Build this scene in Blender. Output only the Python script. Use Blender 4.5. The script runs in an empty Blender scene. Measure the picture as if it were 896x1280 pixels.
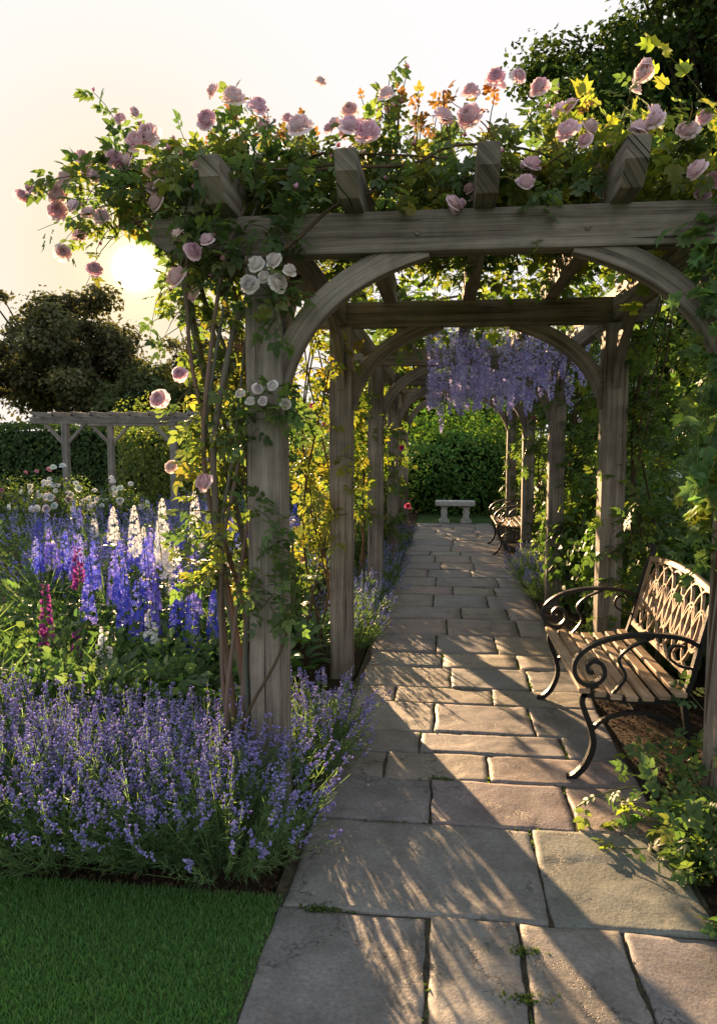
import bpy, math, random
import numpy as np
from mathutils import Vector, Matrix, noise
rng=np.random.default_rng(11); random.seed(11)
scene=bpy.context.scene
col_root=scene.collection
V=Vector
# ------------------------------------------------------------------ helpers
def link(ob,parent=None):
    col_root.objects.link(ob)
    if parent is not None: ob.parent=parent
    return ob
def empty(name):
    e=bpy.data.objects.new(name,None); e.empty_display_size=.2
    return link(e)
def nrm(a):
    a=np.asarray(a,float)
    return a/np.maximum(np.linalg.norm(a,axis=-1,keepdims=True),1e-9)
def rvec(n): return nrm(rng.normal(size=(n,3)))
def frames(D,N):
    D=nrm(D); X=np.cross(D,N); bad=np.linalg.norm(X,axis=1)<1e-4
    if bad.any(): X[bad]=np.cross(D[bad],np.array([1,.3,.2]))
    X=nrm(X); Z=np.cross(X,D)
    return np.stack([X,D,Z],axis=2)
class VB:
    def __init__(s): s.v=[];s.f=[];s.c=[];s.n=0
    def add(s,tpl,P,R,S,C):
        tv,tf,tc=tpl; P=np.asarray(P,float); n=len(P)
        if n==0: return
        S=np.asarray(S,float)
        if S.ndim==0: S=np.full((n,3),float(S))
        elif S.ndim==1: S=np.repeat(S[:,None],3,1)
        L=tv[None,:,:]*S[:,None,:]
        W=np.einsum('nij,nkj->nki',R,L)+P[:,None,:]
        k=len(tv)
        s.v.append(W.reshape(-1,3))
        s.f.append((tf[None]+ (np.arange(n)*k)[:,None,None]+s.n).reshape(-1,3))
        C=np.asarray(C,float)
        if C.ndim==1: C=np.tile(C,(n,1))
        cc=C[:,None,:]*tc[None,:,None]
        s.c.append(cc.reshape(-1,3)); s.n+=n*k
    def raw(s,v,f,c):
        v=np.asarray(v,float);f=np.asarray(f,int)
        s.v.append(v);s.f.append(f+s.n);s.c.append(np.tile(np.asarray(c,float),(len(v),1)));s.n+=len(v)
    def build(s,name,mat,parent=None,smooth=False):
        v=np.concatenate(s.v).astype(np.float32);f=np.concatenate(s.f).astype(np.int32);c=np.clip(np.concatenate(s.c),0,1)
        me=bpy.data.meshes.new(name)
        me.vertices.add(len(v));me.vertices.foreach_set('co',v.ravel())
        me.loops.add(len(f)*3);me.loops.foreach_set('vertex_index',f.ravel())
        me.polygons.add(len(f));me.polygons.foreach_set('loop_start',np.arange(0,len(f)*3,3,dtype=np.int32))
        try: me.polygons.foreach_set('loop_total',np.full(len(f),3,dtype=np.int32))
        except Exception: pass
        if smooth: me.polygons.foreach_set('use_smooth',np.ones(len(f),dtype=bool))
        a=me.color_attributes.new('col','FLOAT_COLOR','POINT')
        a.data.foreach_set('color',np.concatenate([c,np.ones((len(c),1))],1).astype(np.float32).ravel())
        me.update(calc_edges=True); me.validate()
        me.materials.append(mat)
        return link(bpy.data.objects.new(name,me),parent)
class QB:
    def __init__(s): s.v=[];s.f=[];s.uv=[];s.r=[]
    def sweep(s,pts,w,h,side,taper=None):
        pts=[V(p) for p in pts]; side=V(side).normalized(); n=len(pts); b=len(s.v); rnd=random.random()
        u=0;us=[]
        for i,p in enumerate(pts):
            if i: u+=(p-pts[i-1]).length
            us.append(u)
            t=(pts[min(i+1,n-1)]-pts[max(i-1,0)]).normalized()
            hd=t.cross(side).normalized(); k=1 if taper is None else taper[i]
            for a,c in ((-1,-1),(1,-1),(1,1),(-1,1)):
                s.v.append(tuple(p+side*(a*w/2*k)+hd*(c*h/2*k))); s.r.append(rnd)
        cum=[0,w,w+h,2*w+h,2*w+2*h]; off=rnd*37
        for i in range(n-1):
            for k in range(4):
                k2=(k+1)%4
                s.f.append((b+i*4+k,b+i*4+k2,b+i*4+4+k2,b+i*4+4+k))
                s.uv.append([(us[i]+off,cum[k]+off),(us[i]+off,cum[k+1]+off),(us[i+1]+off,cum[k+1]+off),(us[i+1]+off,cum[k]+off)])
        s.f.append((b+3,b+2,b+1,b));s.uv.append([(off,j*.02) for j in range(4)])
        e=b+(n-1)*4
        s.f.append((e,e+1,e+2,e+3));s.uv.append([(off,j*.02) for j in range(4)])
    def extr(s,prof,o,ax,ay,az,t):
        o=V(o);ax=V(ax);ay=V(ay);az=V(az);b=len(s.v);n=len(prof);rnd=random.random();off=rnd*37
        for sg in(-1,1):
            for a,c in prof: s.v.append(tuple(o+ax*a+ay*c+az*(sg*t/2)));s.r.append(rnd)
        s.f.append(tuple(b+i for i in range(n)));s.uv.append([(a+off,c+off) for a,c in prof])
        s.f.append(tuple(b+n+i for i in range(n-1,-1,-1)));s.uv.append([(prof[i][0]+off,prof[i][1]+off+.5) for i in range(n-1,-1,-1)])
        for i in range(n):
            j=(i+1)%n
            s.f.append((b+j,b+i,b+n+i,b+n+j))
            s.uv.append([(prof[j][0]+off,prof[j][1]+off),(prof[i][0]+off,prof[i][1]+off),(prof[i][0]+off,prof[i][1]+off+t),(prof[j][0]+off,prof[j][1]+off+t)])
    def build(s,name,mat,parent=None,bevel=.005,seg=2):
        me=bpy.data.meshes.new(name);me.from_pydata(s.v,[],s.f)
        uv=me.uv_layers.new(name='UVMap')
        i=0
        for l in s.uv:
            for c in l: uv.data[i].uv=c;i+=1
        a=me.attributes.new('rnd','FLOAT','POINT');a.data.foreach_set('value',s.r)
        me.materials.append(mat)
        import bmesh
        bm=bmesh.new();bm.from_mesh(me);bmesh.ops.recalc_face_normals(bm,faces=bm.faces);bm.to_mesh(me);bm.free()
        ob=link(bpy.data.objects.new(name,me),parent)
        if bevel:
            m=ob.modifiers.new('bev','BEVEL');m.width=bevel;m.segments=seg;m.limit_method='ANGLE';m.angle_limit=math.radians(40)
        return ob
def smooth(pts,n=6):
    P=[V(p) for p in pts];out=[]
    for i in range(len(P)-1):
        a=P[max(i-1,0)];b=P[i];c=P[i+1];d=P[min(i+2,len(P)-1)]
        for k in range(n):
            t=k/n
            out.append(.5*((2*b)+(c-a)*t+(2*a-5*b+4*c-d)*t*t+(3*b-a-3*c+d)*t**3))
    out.append(P[-1]);return out
def tube(B,pts,r0,r1,col,n=6,bump=0):
    pts=[V(p) for p in pts];m=len(pts);vs=[];fs=[]
    ref=V((0.3,.2,1)) if abs((pts[-1]-pts[0]).normalized().z)<.8 else V((1,.2,.1))
    for i,p in enumerate(pts):
        t=(pts[min(i+1,m-1)]-pts[max(i-1,0)]).normalized()
        a=t.cross(ref).normalized();b=t.cross(a);r=r0+(r1-r0)*i/(m-1)
        for k in range(n):
            an=2*math.pi*k/n;rr=r*(1+bump*random.uniform(-1,1))
            vs.append(p+a*(math.cos(an)*rr)+b*(math.sin(an)*rr))
    for i in range(m-1):
        for k in range(n):
            a=i*n+k;b=i*n+(k+1)%n;fs.append((a,b,b+n));fs.append((a,b+n,a+n))
    B.raw([tuple(v) for v in vs],fs,col)
# templates ----------------------------------------------------------------
def T(v,f,c=None):
    v=np.array(v,float);f=np.array(f,int)
    return (v,f,np.ones(len(v)) if c is None else np.array(c,float))
LEAF4=T([(0,0,0),(.32,.45,.1),(0,1,-.1),(-.32,.45,.1)],[(0,1,2),(0,2,3)])
NARROW=T([(0,0,0),(.07,.45,.03),(0,1,-.08),(-.07,.45,.03)],[(0,1,2),(0,2,3)])
_l=[(0,0,0),(0,.35,-.02),(0,.7,-.04),(0,1,-.14),(.3,.28,.08),(.25,.65,.05),(-.3,.28,.08),(-.25,.65,.05)]
_f=[(0,4,1),(4,5,2),(4,2,1),(5,3,2),(0,1,6),(6,1,2),(6,2,7),(7,2,3)]
LEAF8=T(_l,_f,[.9,.95,1,1,1.05,1.05,.95,.95])
def compound():
    vs=[];fs=[];base=np.array(_l)
    for (y,ang,s) in((.3,1.1,.36),(.3,-1.1,.36),(.6,.95,.42),(.6,-.95,.42),(.68,0,.5)):
        c,si=math.cos(ang),math.sin(ang);L=base*s
        x=L[:,0]*c+L[:,1]*si;yy=-L[:,0]*si+L[:,1]*c
        o=len(vs)
        for a,b,z in zip(x,yy,L[:,2]): vs.append((a,b+y,z-.12*(b+y)**2))
        fs+= [(a+o,b+o,c2+o) for a,b,c2 in _f]
    return T(vs,fs)
COMP=compound()
_o=[(0,0),(.2,-.08),(.42,.08),(.52,.34),(.3,.38),(.4,.72),(.14,.62),(0,1),(-.14,.62),(-.4,.72),(-.3,.38),(-.52,.34),(-.42,.08),(-.2,-.08)]
HOP=T([(0,.32,-.05)]+[(a,b,.06*math.cos(5*i)-.12*(b-.3)**2) for i,(a,b) in enumerate(_o)],[(0,i+1,(i+1)%14+1) for i in range(14)],[.85]+[1.05]*14)
STEM=T([(-.5,0,0),(.5,0,0),(-.4,.5,.03),(.4,.5,.03),(-.25,1,.12),(.25,1,.12)],[(0,1,3),(0,3,2),(2,3,5),(2,5,4)])
FLOR=T([(0,0,0),(.5,.5,0),(-.25,.5,.43),(-.25,.5,-.43),(0,1.1,0)],[(0,1,2),(0,2,3),(0,3,1),(4,2,1),(4,3,2),(4,1,3)],[.7,1,1,1,1.2])
def flower5(cup=.25,k=5):
    vs=[(0,0,0)];fs=[];c=[1.5]
    for i in range(k):
        a=2*math.pi*i/k
        for da,r,z in((-.5,.65,cup*.6),(0,1.0,cup),(.5,.65,cup*.6)):
            vs.append((math.cos(a+da)*r,math.sin(a+da)*r,z));c.append(1)
        o=1+i*3;fs+=[(0,o,o+1),(0,o+1,o+2)]
    return T(vs,fs,c)
FL5=flower5()
def rose():
    vs=[];fs=[];c=[]
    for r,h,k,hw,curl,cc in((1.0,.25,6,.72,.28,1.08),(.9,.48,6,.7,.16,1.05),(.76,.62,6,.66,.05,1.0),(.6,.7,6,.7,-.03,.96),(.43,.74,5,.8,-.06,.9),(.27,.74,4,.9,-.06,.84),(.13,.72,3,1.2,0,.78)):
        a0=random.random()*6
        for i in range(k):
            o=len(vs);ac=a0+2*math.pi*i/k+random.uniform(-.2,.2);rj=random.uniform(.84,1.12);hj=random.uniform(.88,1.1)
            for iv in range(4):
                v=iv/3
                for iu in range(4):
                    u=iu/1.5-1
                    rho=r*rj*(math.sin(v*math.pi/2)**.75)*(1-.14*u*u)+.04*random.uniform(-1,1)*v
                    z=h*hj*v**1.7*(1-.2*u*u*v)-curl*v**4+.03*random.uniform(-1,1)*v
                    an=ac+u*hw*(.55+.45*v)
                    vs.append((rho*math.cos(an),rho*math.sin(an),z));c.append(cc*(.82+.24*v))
            for iv in range(3):
                for iu in range(3):
                    a=o+iv*4+iu;fs+=[(a,a+1,a+5),(a,a+5,a+4)]
    return T(vs,fs,c)
ROSES=[rose() for _ in range(4)]
def add_roses(fl,P,R,S,C):
    P=np.asarray(P);S=np.asarray(S);C=np.asarray(C);q=rng.integers(0,4,len(P))
    for i in range(4):
        k=q==i
        if k.any(): fl.add(ROSES[i],P[k],R[k],S[k],C[k])
def bell():
    vs=[];fs=[]
    for y,r in((0,.12),(.35,.28),(.8,.32),(1.0,.48)):
        for k in range(6): vs.append((math.cos(k*1.047)*r,y,math.sin(k*1.047)*r))
    for i in range(3):
        for k in range(6):
            a=i*6+k;b=i*6+(k+1)%6;fs+=[(a,b,b+6),(a,b+6,a+6)]
    return T(vs,fs,[1.0]*6+[.9]*6+[1]*6+[1.35]*6)
BELL=bell()
def cvar(base,n,v=.25,alt=None,pa=.0):
    C=np.tile(np.array(base,float),(n,1))
    if alt is not None:
        m=(rng.random(n)<pa)*rng.random(n)
        C=C*(1-m[:,None])+np.array(alt)[None]*m[:,None]
    return C*(1+v*rng.uniform(-1,1,(n,1)))*(1+.08*rng.uniform(-1,1,(n,3)))
# ------------------------------------------------------------------ materials
def newmat(name):
    m=bpy.data.materials.new(name);m.use_nodes=True;nt=m.node_tree;nt.nodes.clear()
    o=nt.nodes.new('ShaderNodeOutputMaterial');return m,nt,o
def N(nt,t,**k):
    n=nt.nodes.new(t)
    for a,b in k.items():
        if a.startswith('i_'):
            key=a[2:]; key=int(key) if key.isdigit() else key.replace('_',' ')
            n.inputs[key].default_value=b
        else: setattr(n,a,b)
    return n
def foliage(name,trans=.45,tint=(3.0,3.0,1.2),rough=.5,spec=.3):
    m,nt,o=newmat(name);L=nt.links
    a=N(nt,'ShaderNodeAttribute',attribute_name='col')
    if spec>0:
        p=N(nt,'ShaderNodeBsdfPrincipled');p.inputs['Roughness'].default_value=rough;p.inputs['Specular IOR Level'].default_value=spec
        L.new(a.outputs['Color'],p.inputs['Base Color'])
    else:
        p=N(nt,'ShaderNodeBsdfDiffuse');L.new(a.outputs['Color'],p.inputs['Color'])
    if trans<=0:
        L.new(p.outputs[0],o.inputs[0]);return m
    t=N(nt,'ShaderNodeBsdfTranslucent');v=N(nt,'ShaderNodeVectorMath',operation='MULTIPLY');v.inputs[1].default_value=tint
    mn=N(nt,'ShaderNodeVectorMath',operation='MINIMUM');mn.inputs[1].default_value=(.85,.85,.85)
    L.new(a.outputs['Color'],v.inputs[0]);L.new(v.outputs[0],mn.inputs[0]);L.new(mn.outputs[0],t.inputs['Color'])
    mx=N(nt,'ShaderNodeMixShader');mx.inputs[0].default_value=trans
    L.new(p.outputs[0],mx.inputs[1]);L.new(t.outputs[0],mx.inputs[2]);L.new(mx.outputs[0],o.inputs[0]);return m
M_leaf=foliage('leaf_green',.40,(2.3,2.4,1.1))
M_dark=foliage('leaf_dense',.25,(2.0,2.2,1.0),.5,0)
M_petal=foliage('petal',.35,(1.0,1.0,1.0),.6,0)
M_bark=foliage('bark_cane',0.0,(1,1,1),.85,0)
def wood(name,c0,c1,c2,grain=1.0,rough=.75):
    m,nt,o=newmat(name);L=nt.links
    uv=N(nt,'ShaderNodeTexCoord');r=N(nt,'ShaderNodeAttribute',attribute_name='rnd')
    mp=N(nt,'ShaderNodeMapping');mp.inputs['Scale'].default_value=(3.2,190,1);L.new(uv.outputs['UV'],mp.inputs[0])
    n1=N(nt,'ShaderNodeTexNoise',i_Scale=1.0,i_Detail=4.0,i_Roughness=.7);n1.inputs['Distortion'].default_value=.3;L.new(mp.outputs[0],n1.inputs['Vector'])
    mp2=N(nt,'ShaderNodeMapping');mp2.inputs['Scale'].default_value=(.8,26,1);L.new(uv.outputs['UV'],mp2.inputs[0])
    n2=N(nt,'ShaderNodeTexNoise',i_Scale=1.3,i_Detail=3.0);n2.inputs['Distortion'].default_value=.6;L.new(mp2.outputs[0],n2.inputs['Vector'])
    n3=N(nt,'ShaderNodeTexNoise',i_Scale=3.0,i_Detail=5.0,i_Roughness=.7);L.new(uv.outputs['Object'],n3.inputs['Vector'])
    ad=N(nt,'ShaderNodeMath',operation='ADD');L.new(n1.outputs[0],ad.inputs[0]);L.new(n2.outputs[0],ad.inputs[1])
    ad2=N(nt,'ShaderNodeMath',operation='MULTIPLY_ADD',i_1=.5,i_2=0);L.new(ad.outputs[0],ad2.inputs[0])
    cr=N(nt,'ShaderNodeValToRGB');L.new(ad2.outputs[0],cr.inputs[0])
    e=cr.color_ramp.elements;e[0].position=.36;e[0].color=(*c0,1);e[1].position=.64;e[1].color=(*c2,1)
    x=e.new(.46);x.color=(*c1,1)
    mp4=N(nt,'ShaderNodeMapping');mp4.inputs['Scale'].default_value=(1.6,60,1);mp4.inputs['Location'].default_value=(3,7,0);L.new(uv.outputs['UV'],mp4.inputs[0])
    n4=N(nt,'ShaderNodeTexNoise',i_Scale=1.0,i_Detail=1.0);L.new(mp4.outputs[0],n4.inputs['Vector'])
    sp=N(nt,'ShaderNodeMapRange',i_1=.68,i_2=.73,i_3=1.,i_4=.22);L.new(n4.outputs[0],sp.inputs[0])
    mr=N(nt,'ShaderNodeMapRange',i_1=.3,i_2=.7,i_3=.62,i_4=1.28);L.new(n3.outputs[0],mr.inputs[0])
    mr2=N(nt,'ShaderNodeMapRange',i_1=0.,i_2=1.,i_3=.82,i_4=1.18);L.new(r.outputs['Fac'],mr2.inputs[0])
    m3=N(nt,'ShaderNodeMath',operation='MULTIPLY');L.new(mr.outputs[0],m3.inputs[0]);L.new(mr2.outputs[0],m3.inputs[1])
    m4=N(nt,'ShaderNodeMath',operation='MULTIPLY');L.new(m3.outputs[0],m4.inputs[0]);L.new(sp.outputs[0],m4.inputs[1])
    sc=N(nt,'ShaderNodeVectorMath',operation='SCALE');L.new(cr.outputs[0],sc.inputs[0]);L.new(m4.outputs[0],sc.inputs['Scale'])
    p=N(nt,'ShaderNodeBsdfPrincipled');p.inputs['Roughness'].default_value=rough;p.inputs['Specular IOR Level'].default_value=.25
    L.new(sc.outputs[0],p.inputs['Base Color'])
    hh=N(nt,'ShaderNodeMath',operation='MULTIPLY');L.new(ad2.outputs[0],hh.inputs[0]);L.new(sp.outputs[0],hh.inputs[1])
    b=N(nt,'ShaderNodeBump');b.inputs['Strength'].default_value=.7*grain;b.inputs['Distance'].default_value=.005;L.new(hh.outputs[0],b.inputs['Height']);L.new(b.outputs[0],p.inputs['Normal'])
    L.new(p.outputs[0],o.inputs[0]);return m
M_oak=wood('weathered_oak',(.055,.046,.037),(.165,.145,.118),(.30,.27,.225))
M_grey=wood('distant_weathered_wood',(.10,.095,.09),(.21,.2,.18),(.31,.3,.28))
M_slat=wood('bench_slat_wood',(.12,.085,.05),(.28,.2,.125),(.4,.3,.2),.6,.5)
def simple(name,c,rough,metal=0,nscale=40,var=.3,bump=.2,spec=.5):
    m,nt,o=newmat(name);L=nt.links
    tc=N(nt,'ShaderNodeTexCoord');n=N(nt,'ShaderNodeTexNoise',i_Scale=float(nscale),i_Detail=4.0,i_Roughness=.65);L.new(tc.outputs['Object'],n.inputs['Vector'])
    cr=N(nt,'ShaderNodeValToRGB');L.new(n.outputs[0],cr.inputs[0]);e=cr.color_ramp.elements
    e[0].position=.3;e[0].color=(*[x*(1-var) for x in c],1);e[1].position=.7;e[1].color=(*[x*(1+var) for x in c],1)
    p=N(nt,'ShaderNodeBsdfPrincipled');p.inputs['Roughness'].default_value=rough;p.inputs['Metallic'].default_value=metal;p.inputs['Specular IOR Level'].default_value=spec
    L.new(cr.outputs[0],p.inputs['Base Color'])
    b=N(nt,'ShaderNodeBump');b.inputs['Strength'].default_value=bump;b.inputs['Distance'].default_value=.01;L.new(n.outputs[0],b.inputs['Height']);L.new(b.outputs[0],p.inputs['Normal'])
    L.new(p.outputs[0],o.inputs[0]);return m
M_iron=simple('black_cast_iron',(.012,.012,.013),.42,.2,60,.4,.15)
M_bronze=simple('brown_cast_lattice',(.26,.17,.10),.45,.1,50,.3,.2)
M_stone=simple('pale_carved_stone',(.46,.46,.44),.8,0,20,.25,.4,.2)
M_soil=simple('bed_soil',(.04,.028,.019),.95,0,45,.6,1.0,.1)
M_ground=simple('ground_grass',(.06,.10,.03),.95,0,3,.4,.5,.1)
M_lawn=simple('lawn_base',(.05,.11,.03),.9,0,60,.4,.8,.1)
def flag():
    m,nt,o=newmat('riven_sandstone');L=nt.links
    a=N(nt,'ShaderNodeAttribute',attribute_name='col');tc=N(nt,'ShaderNodeTexCoord')
    n1=N(nt,'ShaderNodeTexNoise',i_Scale=4.0,i_Detail=6.0,i_Roughness=.72);n2=N(nt,'ShaderNodeTexNoise',i_Scale=75.0,i_Detail=3.0,i_Roughness=.7)
    n3=N(nt,'ShaderNodeTexNoise',i_Scale=9.0,i_Detail=2.0)
    for n in(n1,n2,n3): L.new(tc.outputs['Object'],n.inputs['Vector'])
    r1=N(nt,'ShaderNodeMapRange',i_1=.3,i_2=.7,i_3=.56,i_4=1.38);L.new(n1.outputs[0],r1.inputs[0])
    r2=N(nt,'ShaderNodeMapRange',i_1=.3,i_2=.7,i_3=.74,i_4=1.22);L.new(n2.outputs[0],r2.inputs[0])
    mu=N(nt,'ShaderNodeMath',operation='MULTIPLY');L.new(r1.outputs[0],mu.inputs[0]);L.new(r2.outputs[0],mu.inputs[1])
    s=N(nt,'ShaderNodeVectorMath',operation='SCALE');L.new(a.outputs['Color'],s.inputs[0]);L.new(mu.outputs[0],s.inputs['Scale'])
    vo=N(nt,'ShaderNodeTexVoronoi',i_Scale=22.0);L.new(tc.outputs['Object'],vo.inputs['Vector'])
    ls=N(nt,'ShaderNodeMapRange',i_1=.07,i_2=.03,i_3=0.,i_4=.3);L.new(vo.outputs['Distance'],ls.inputs[0])
    lm=N(nt,'ShaderNodeMapRange',i_1=.5,i_2=.62,i_3=0.,i_4=1.);L.new(n3.outputs[0],lm.inputs[0])
    lf=N(nt,'ShaderNodeMath',operation='MULTIPLY');L.new(ls.outputs[0],lf.inputs[0]);L.new(lm.outputs[0],lf.inputs[1])
    mx=N(nt,'ShaderNodeMix',data_type='RGBA');L.new(lf.outputs[0],mx.inputs[0]);L.new(s.outputs[0],mx.inputs[6]);mx.inputs[7].default_value=(.36,.35,.31,1)
    wm=N(nt,'ShaderNodeVectorMath',operation='MULTIPLY_ADD');wm.inputs[1].default_value=(.5,.5,.5);L.new(n1.outputs['Color'],wm.inputs[0]);L.new(tc.outputs['Object'],wm.inputs[2])
    vc=N(nt,'ShaderNodeTexVoronoi',feature='DISTANCE_TO_EDGE',i_Scale=1.25);L.new(wm.outputs[0],vc.inputs['Vector'])
    ck=N(nt,'ShaderNodeMapRange',i_1=.0,i_2=.008,i_3=1.,i_4=0.);L.new(vc.outputs['Distance'],ck.inputs[0])
    cm=N(nt,'ShaderNodeMapRange',i_1=.43,i_2=.5,i_3=0.,i_4=.85);L.new(n3.outputs[0],cm.inputs[0])
    cf=N(nt,'ShaderNodeMath',operation='MULTIPLY');L.new(ck.outputs[0],cf.inputs[0]);L.new(cm.outputs[0],cf.inputs[1])
    mx2=N(nt,'ShaderNodeMix',data_type='RGBA');L.new(cf.outputs[0],mx2.inputs[0]);L.new(mx.outputs[2],mx2.inputs[6]);mx2.inputs[7].default_value=(.04,.035,.03,1)
    p=N(nt,'ShaderNodeBsdfPrincipled');L.new(mx2.outputs[2],p.inputs['Base Color']);p.inputs['Specular IOR Level'].default_value=.4
    rr=N(nt,'ShaderNodeMapRange',i_1=.3,i_2=.7,i_3=.48,i_4=.75);L.new(n1.outputs[0],rr.inputs[0]);L.new(rr.outputs[0],p.inputs['Roughness'])
    h=N(nt,'ShaderNodeMath',operation='MULTIPLY_ADD',i_1=.35);L.new(n2.outputs[0],h.inputs[0]);L.new(n1.outputs[0],h.inputs[2])
    h2=N(nt,'ShaderNodeMath',operation='SUBTRACT');L.new(h.outputs[0],h2.inputs[0]);L.new(cf.outputs[0],h2.inputs[1])
    b=N(nt,'ShaderNodeBump');b.inputs['Strength'].default_value=.6;b.inputs['Distance'].default_value=.009;L.new(h2.outputs[0],b.inputs['Height']);L.new(b.outputs[0],p.inputs['Normal'])
    L.new(p.outputs[0],o.inputs[0]);return m
M_flag=flag()
# ------------------------------------------------------------------ ground
def sheet(name,x0,x1,y0,y1,z,mat,nx=1,ny=1,amp=0):
    vs=[];fs=[]
    for j in range(ny+1):
        for i in range(nx+1):
            x=x0+(x1-x0)*i/nx;y=y0+(y1-y0)*j/ny
            vs.append((x,y,z+(amp*(noise.noise(V((x*2.3,y*2.3,1)))+.5*noise.noise(V((x*9,y*9,3)))) if amp else 0)))
    for j in range(ny):
        for i in range(nx):
            a=j*(nx+1)+i;fs.append((a,a+1,a+nx+2,a+nx+1))
    me=bpy.data.meshes.new(name);me.from_pydata(vs,[],fs);me.materials.append(mat)
    return link(bpy.data.objects.new(name,me))
sheet('ground',-400,400,-200,600,-.03,M_ground)
sheet('flower_bed_soil',-12,-.6,2.385,17,0.0,M_soil,140,150,.012)
sheet('flower_bed_soil',.8,9,.2,14.4,0.0,M_soil,120,150,.012)
sheet('lawn',-6,-.545,-1,2.40,.016,M_lawn)
PX0,PX1=-.55,.88
rows=[(.6,1.15,[-.1,.4]),(1.15,1.72,[.05,.5]),(1.72,2.34,[-.04,.25,.58]),(2.34,2.95,[.36]),(2.95,3.36,[-.05,.55]),(3.36,3.66,[-.28,.22]),(3.66,3.93,[-.12,.62]),(3.93,4.38,[-.05,.5]),(4.38,4.68,[-.3,.3]),(4.68,5.1,[.05,.56])]
y=5.1
while y<14.5:
    d=random.uniform(.34,.66);sp=[];x=PX0+random.uniform(.3,.75)
    while x<PX1-.25: sp.append(x);x+=random.uniform(.4,.8)
    rows.append((y,min(y+d,14.6),sp));y+=d
B=VB()
def slab(x0,x1,y0,y1,res):
    nx=max(3,int((x1-x0)/res));ny=max(3,int((y1-y0)/res));seed=random.random()*50
    tx=random.uniform(-.006,.006);ty=random.uniform(-.006,.006);zb=.03+random.uniform(-.003,.003)
    vs=[];fs=[]
    g=.0065
    us=[0,.004/(x1-x0)]+[i/nx for i in range(1,nx)]+[1-.004/(x1-x0),1]
    ws=[0,.004/(y1-y0)]+[i/ny for i in range(1,ny)]+[1-.004/(y1-y0),1]
    for j,w in enumerate(ws):
        for i,u in enumerate(us):
            x=x0+g+(x1-x0-2*g)*u;yy=y0+g+(y1-y0-2*g)*w
            q=V((x*7+seed,yy*7,seed))
            ed=min(u*(x1-x0),(1-u)*(x1-x0),w*(y1-y0),(1-w)*(y1-y0))
            x+=(noise.noise(q)*.010+noise.noise(q*4)*.004)*(1 if u<.1 or u>.9 else .2);yy+=(noise.noise(q+V((9,0,0)))*.010+noise.noise(q*4+V((5,0,0)))*.004)*(1 if w<.1 or w>.9 else .2)
            z=zb+tx*(u-.5)+ty*(w-.5)+.0030*noise.noise(V((x*4,yy*7,seed)))+.002*noise.noise(V((x*14,yy*20,seed)))
            st=noise.noise(V((x*2.2+seed,yy*3.1,seed)));z+=.0035 if st>.08 else 0
            if ed<.003: z-=.005
            vs.append((x,yy,z))
    a=len(us);b=len(ws)
    for j in range(b-1):
        for i in range(a-1):
            k=j*a+i;fs+=[(k,k+1,k+a+1),(k,k+a+1,k+a)]
    per=[i for i in range(a)]+[j*a+a-1 for j in range(1,b)]+[(b-1)*a+i for i in range(a-2,-1,-1)]+[j*a for j in range(b-2,0,-1)]
    o=len(vs)
    for k in per: vs.append((vs[k][0],vs[k][1],0.0))
    n=len(per)
    for i in range(n):
        j=(i+1)%n;fs+=[(per[i],o+i,o+j),(per[i],o+j,per[j])]
    base=random.choice([(.2,.18,.16),(.225,.2,.17),(.18,.17,.16),(.195,.18,.165),(.22,.19,.16),(.175,.165,.155)])
    B.raw(vs,fs,[c*random.uniform(.94,1.06) for c in base])
for (a,b,sp) in rows:
    xs=[PX0+random.uniform(-.03,.02)]+sp+[PX1+random.uniform(-.02,.03)]
    for i in range(len(xs)-1): slab(xs[i],xs[i+1],a,b,.025 if a<5 else .08)
slab(-.86,-.56,3.62,4.1,.04);slab(-.84,-.56,4.1,4.5,.04)
path=B.build('stone_path',M_flag)
sheet('path_bedding',PX0-.03,PX1+.03,.3,14.62,.0185,simple('joint_sand_moss',(.075,.065,.045),.95,0,25,.5,.8,.1))
B=VB();P=[]
for (a,b,sp) in rows:
    if a>8: break
    for s in sp:
        for _ in range(50):
            yy=random.uniform(a,b)
            if noise.noise(V((s*3,yy*4,0)))>.08: P.append((s+random.gauss(0,.006),yy,.02))
    for _ in range(100):
        x=random.uniform(PX0,PX1)
        if noise.noise(V((x*4,a*5,4)))>.12: P.append((x,a+random.gauss(0,.006),.02))
for (mx_,my_) in((-.4,2.34),(.26,2.2),(.87,2.1),(.0,3.36),(.25,2.0)):
    for _ in range(120): P.append((mx_+random.gauss(0,.03),my_+random.gauss(0,.012),.026))
P=np.array(P);n=len(P);D=rvec(n);D[:,2]=np.abs(D[:,2])+.6
B.add(LEAF4,P,frames(D,rvec(n)),rng.uniform(.009,.02,n),cvar((.07,.11,.03),n,.3))
B.build('joint_moss',M_leaf)
B=VB();n=92000
P=np.stack([rng.uniform(-2.4,-.55,n),2.405-(rng.random(n)**1.0)*1.27,np.full(n,.012)],1)
D=rvec(n)*.6;D[:,2]=1
B.add(NARROW,P,frames(D,rvec(n)),np.stack([rng.uniform(.02,.034,n),rng.uniform(.014,.034,n),rng.uniform(.02,.03,n)],1),cvar((.105,.225,.075),n,.4,(.19,.26,.11),.3))
g=B.build('lawn_grass',M_leaf)
B=VB();n=9000
P=np.stack([rng.uniform(.86,2.4,n),rng.uniform(1,5.5,n),rng.uniform(.002,.02,n)],1)
P2=np.stack([rng.uniform(-2.6,-.56,n//2),rng.uniform(2.39,3.2,n//2),rng.uniform(.002,.015,n//2)],1);P=np.concatenate([P,P2]);n=len(P)
D=rvec(n);D[:,2]*=.3
B.add(LEAF4,P,frames(D,np.tile([0,0,1.],(n,1))+rvec(n)*.5),rng.uniform(.008,.03,n),cvar((.07,.048,.03),n,.6))
B.build('bark_mulch',M_bark)
B=VB();n=190
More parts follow.
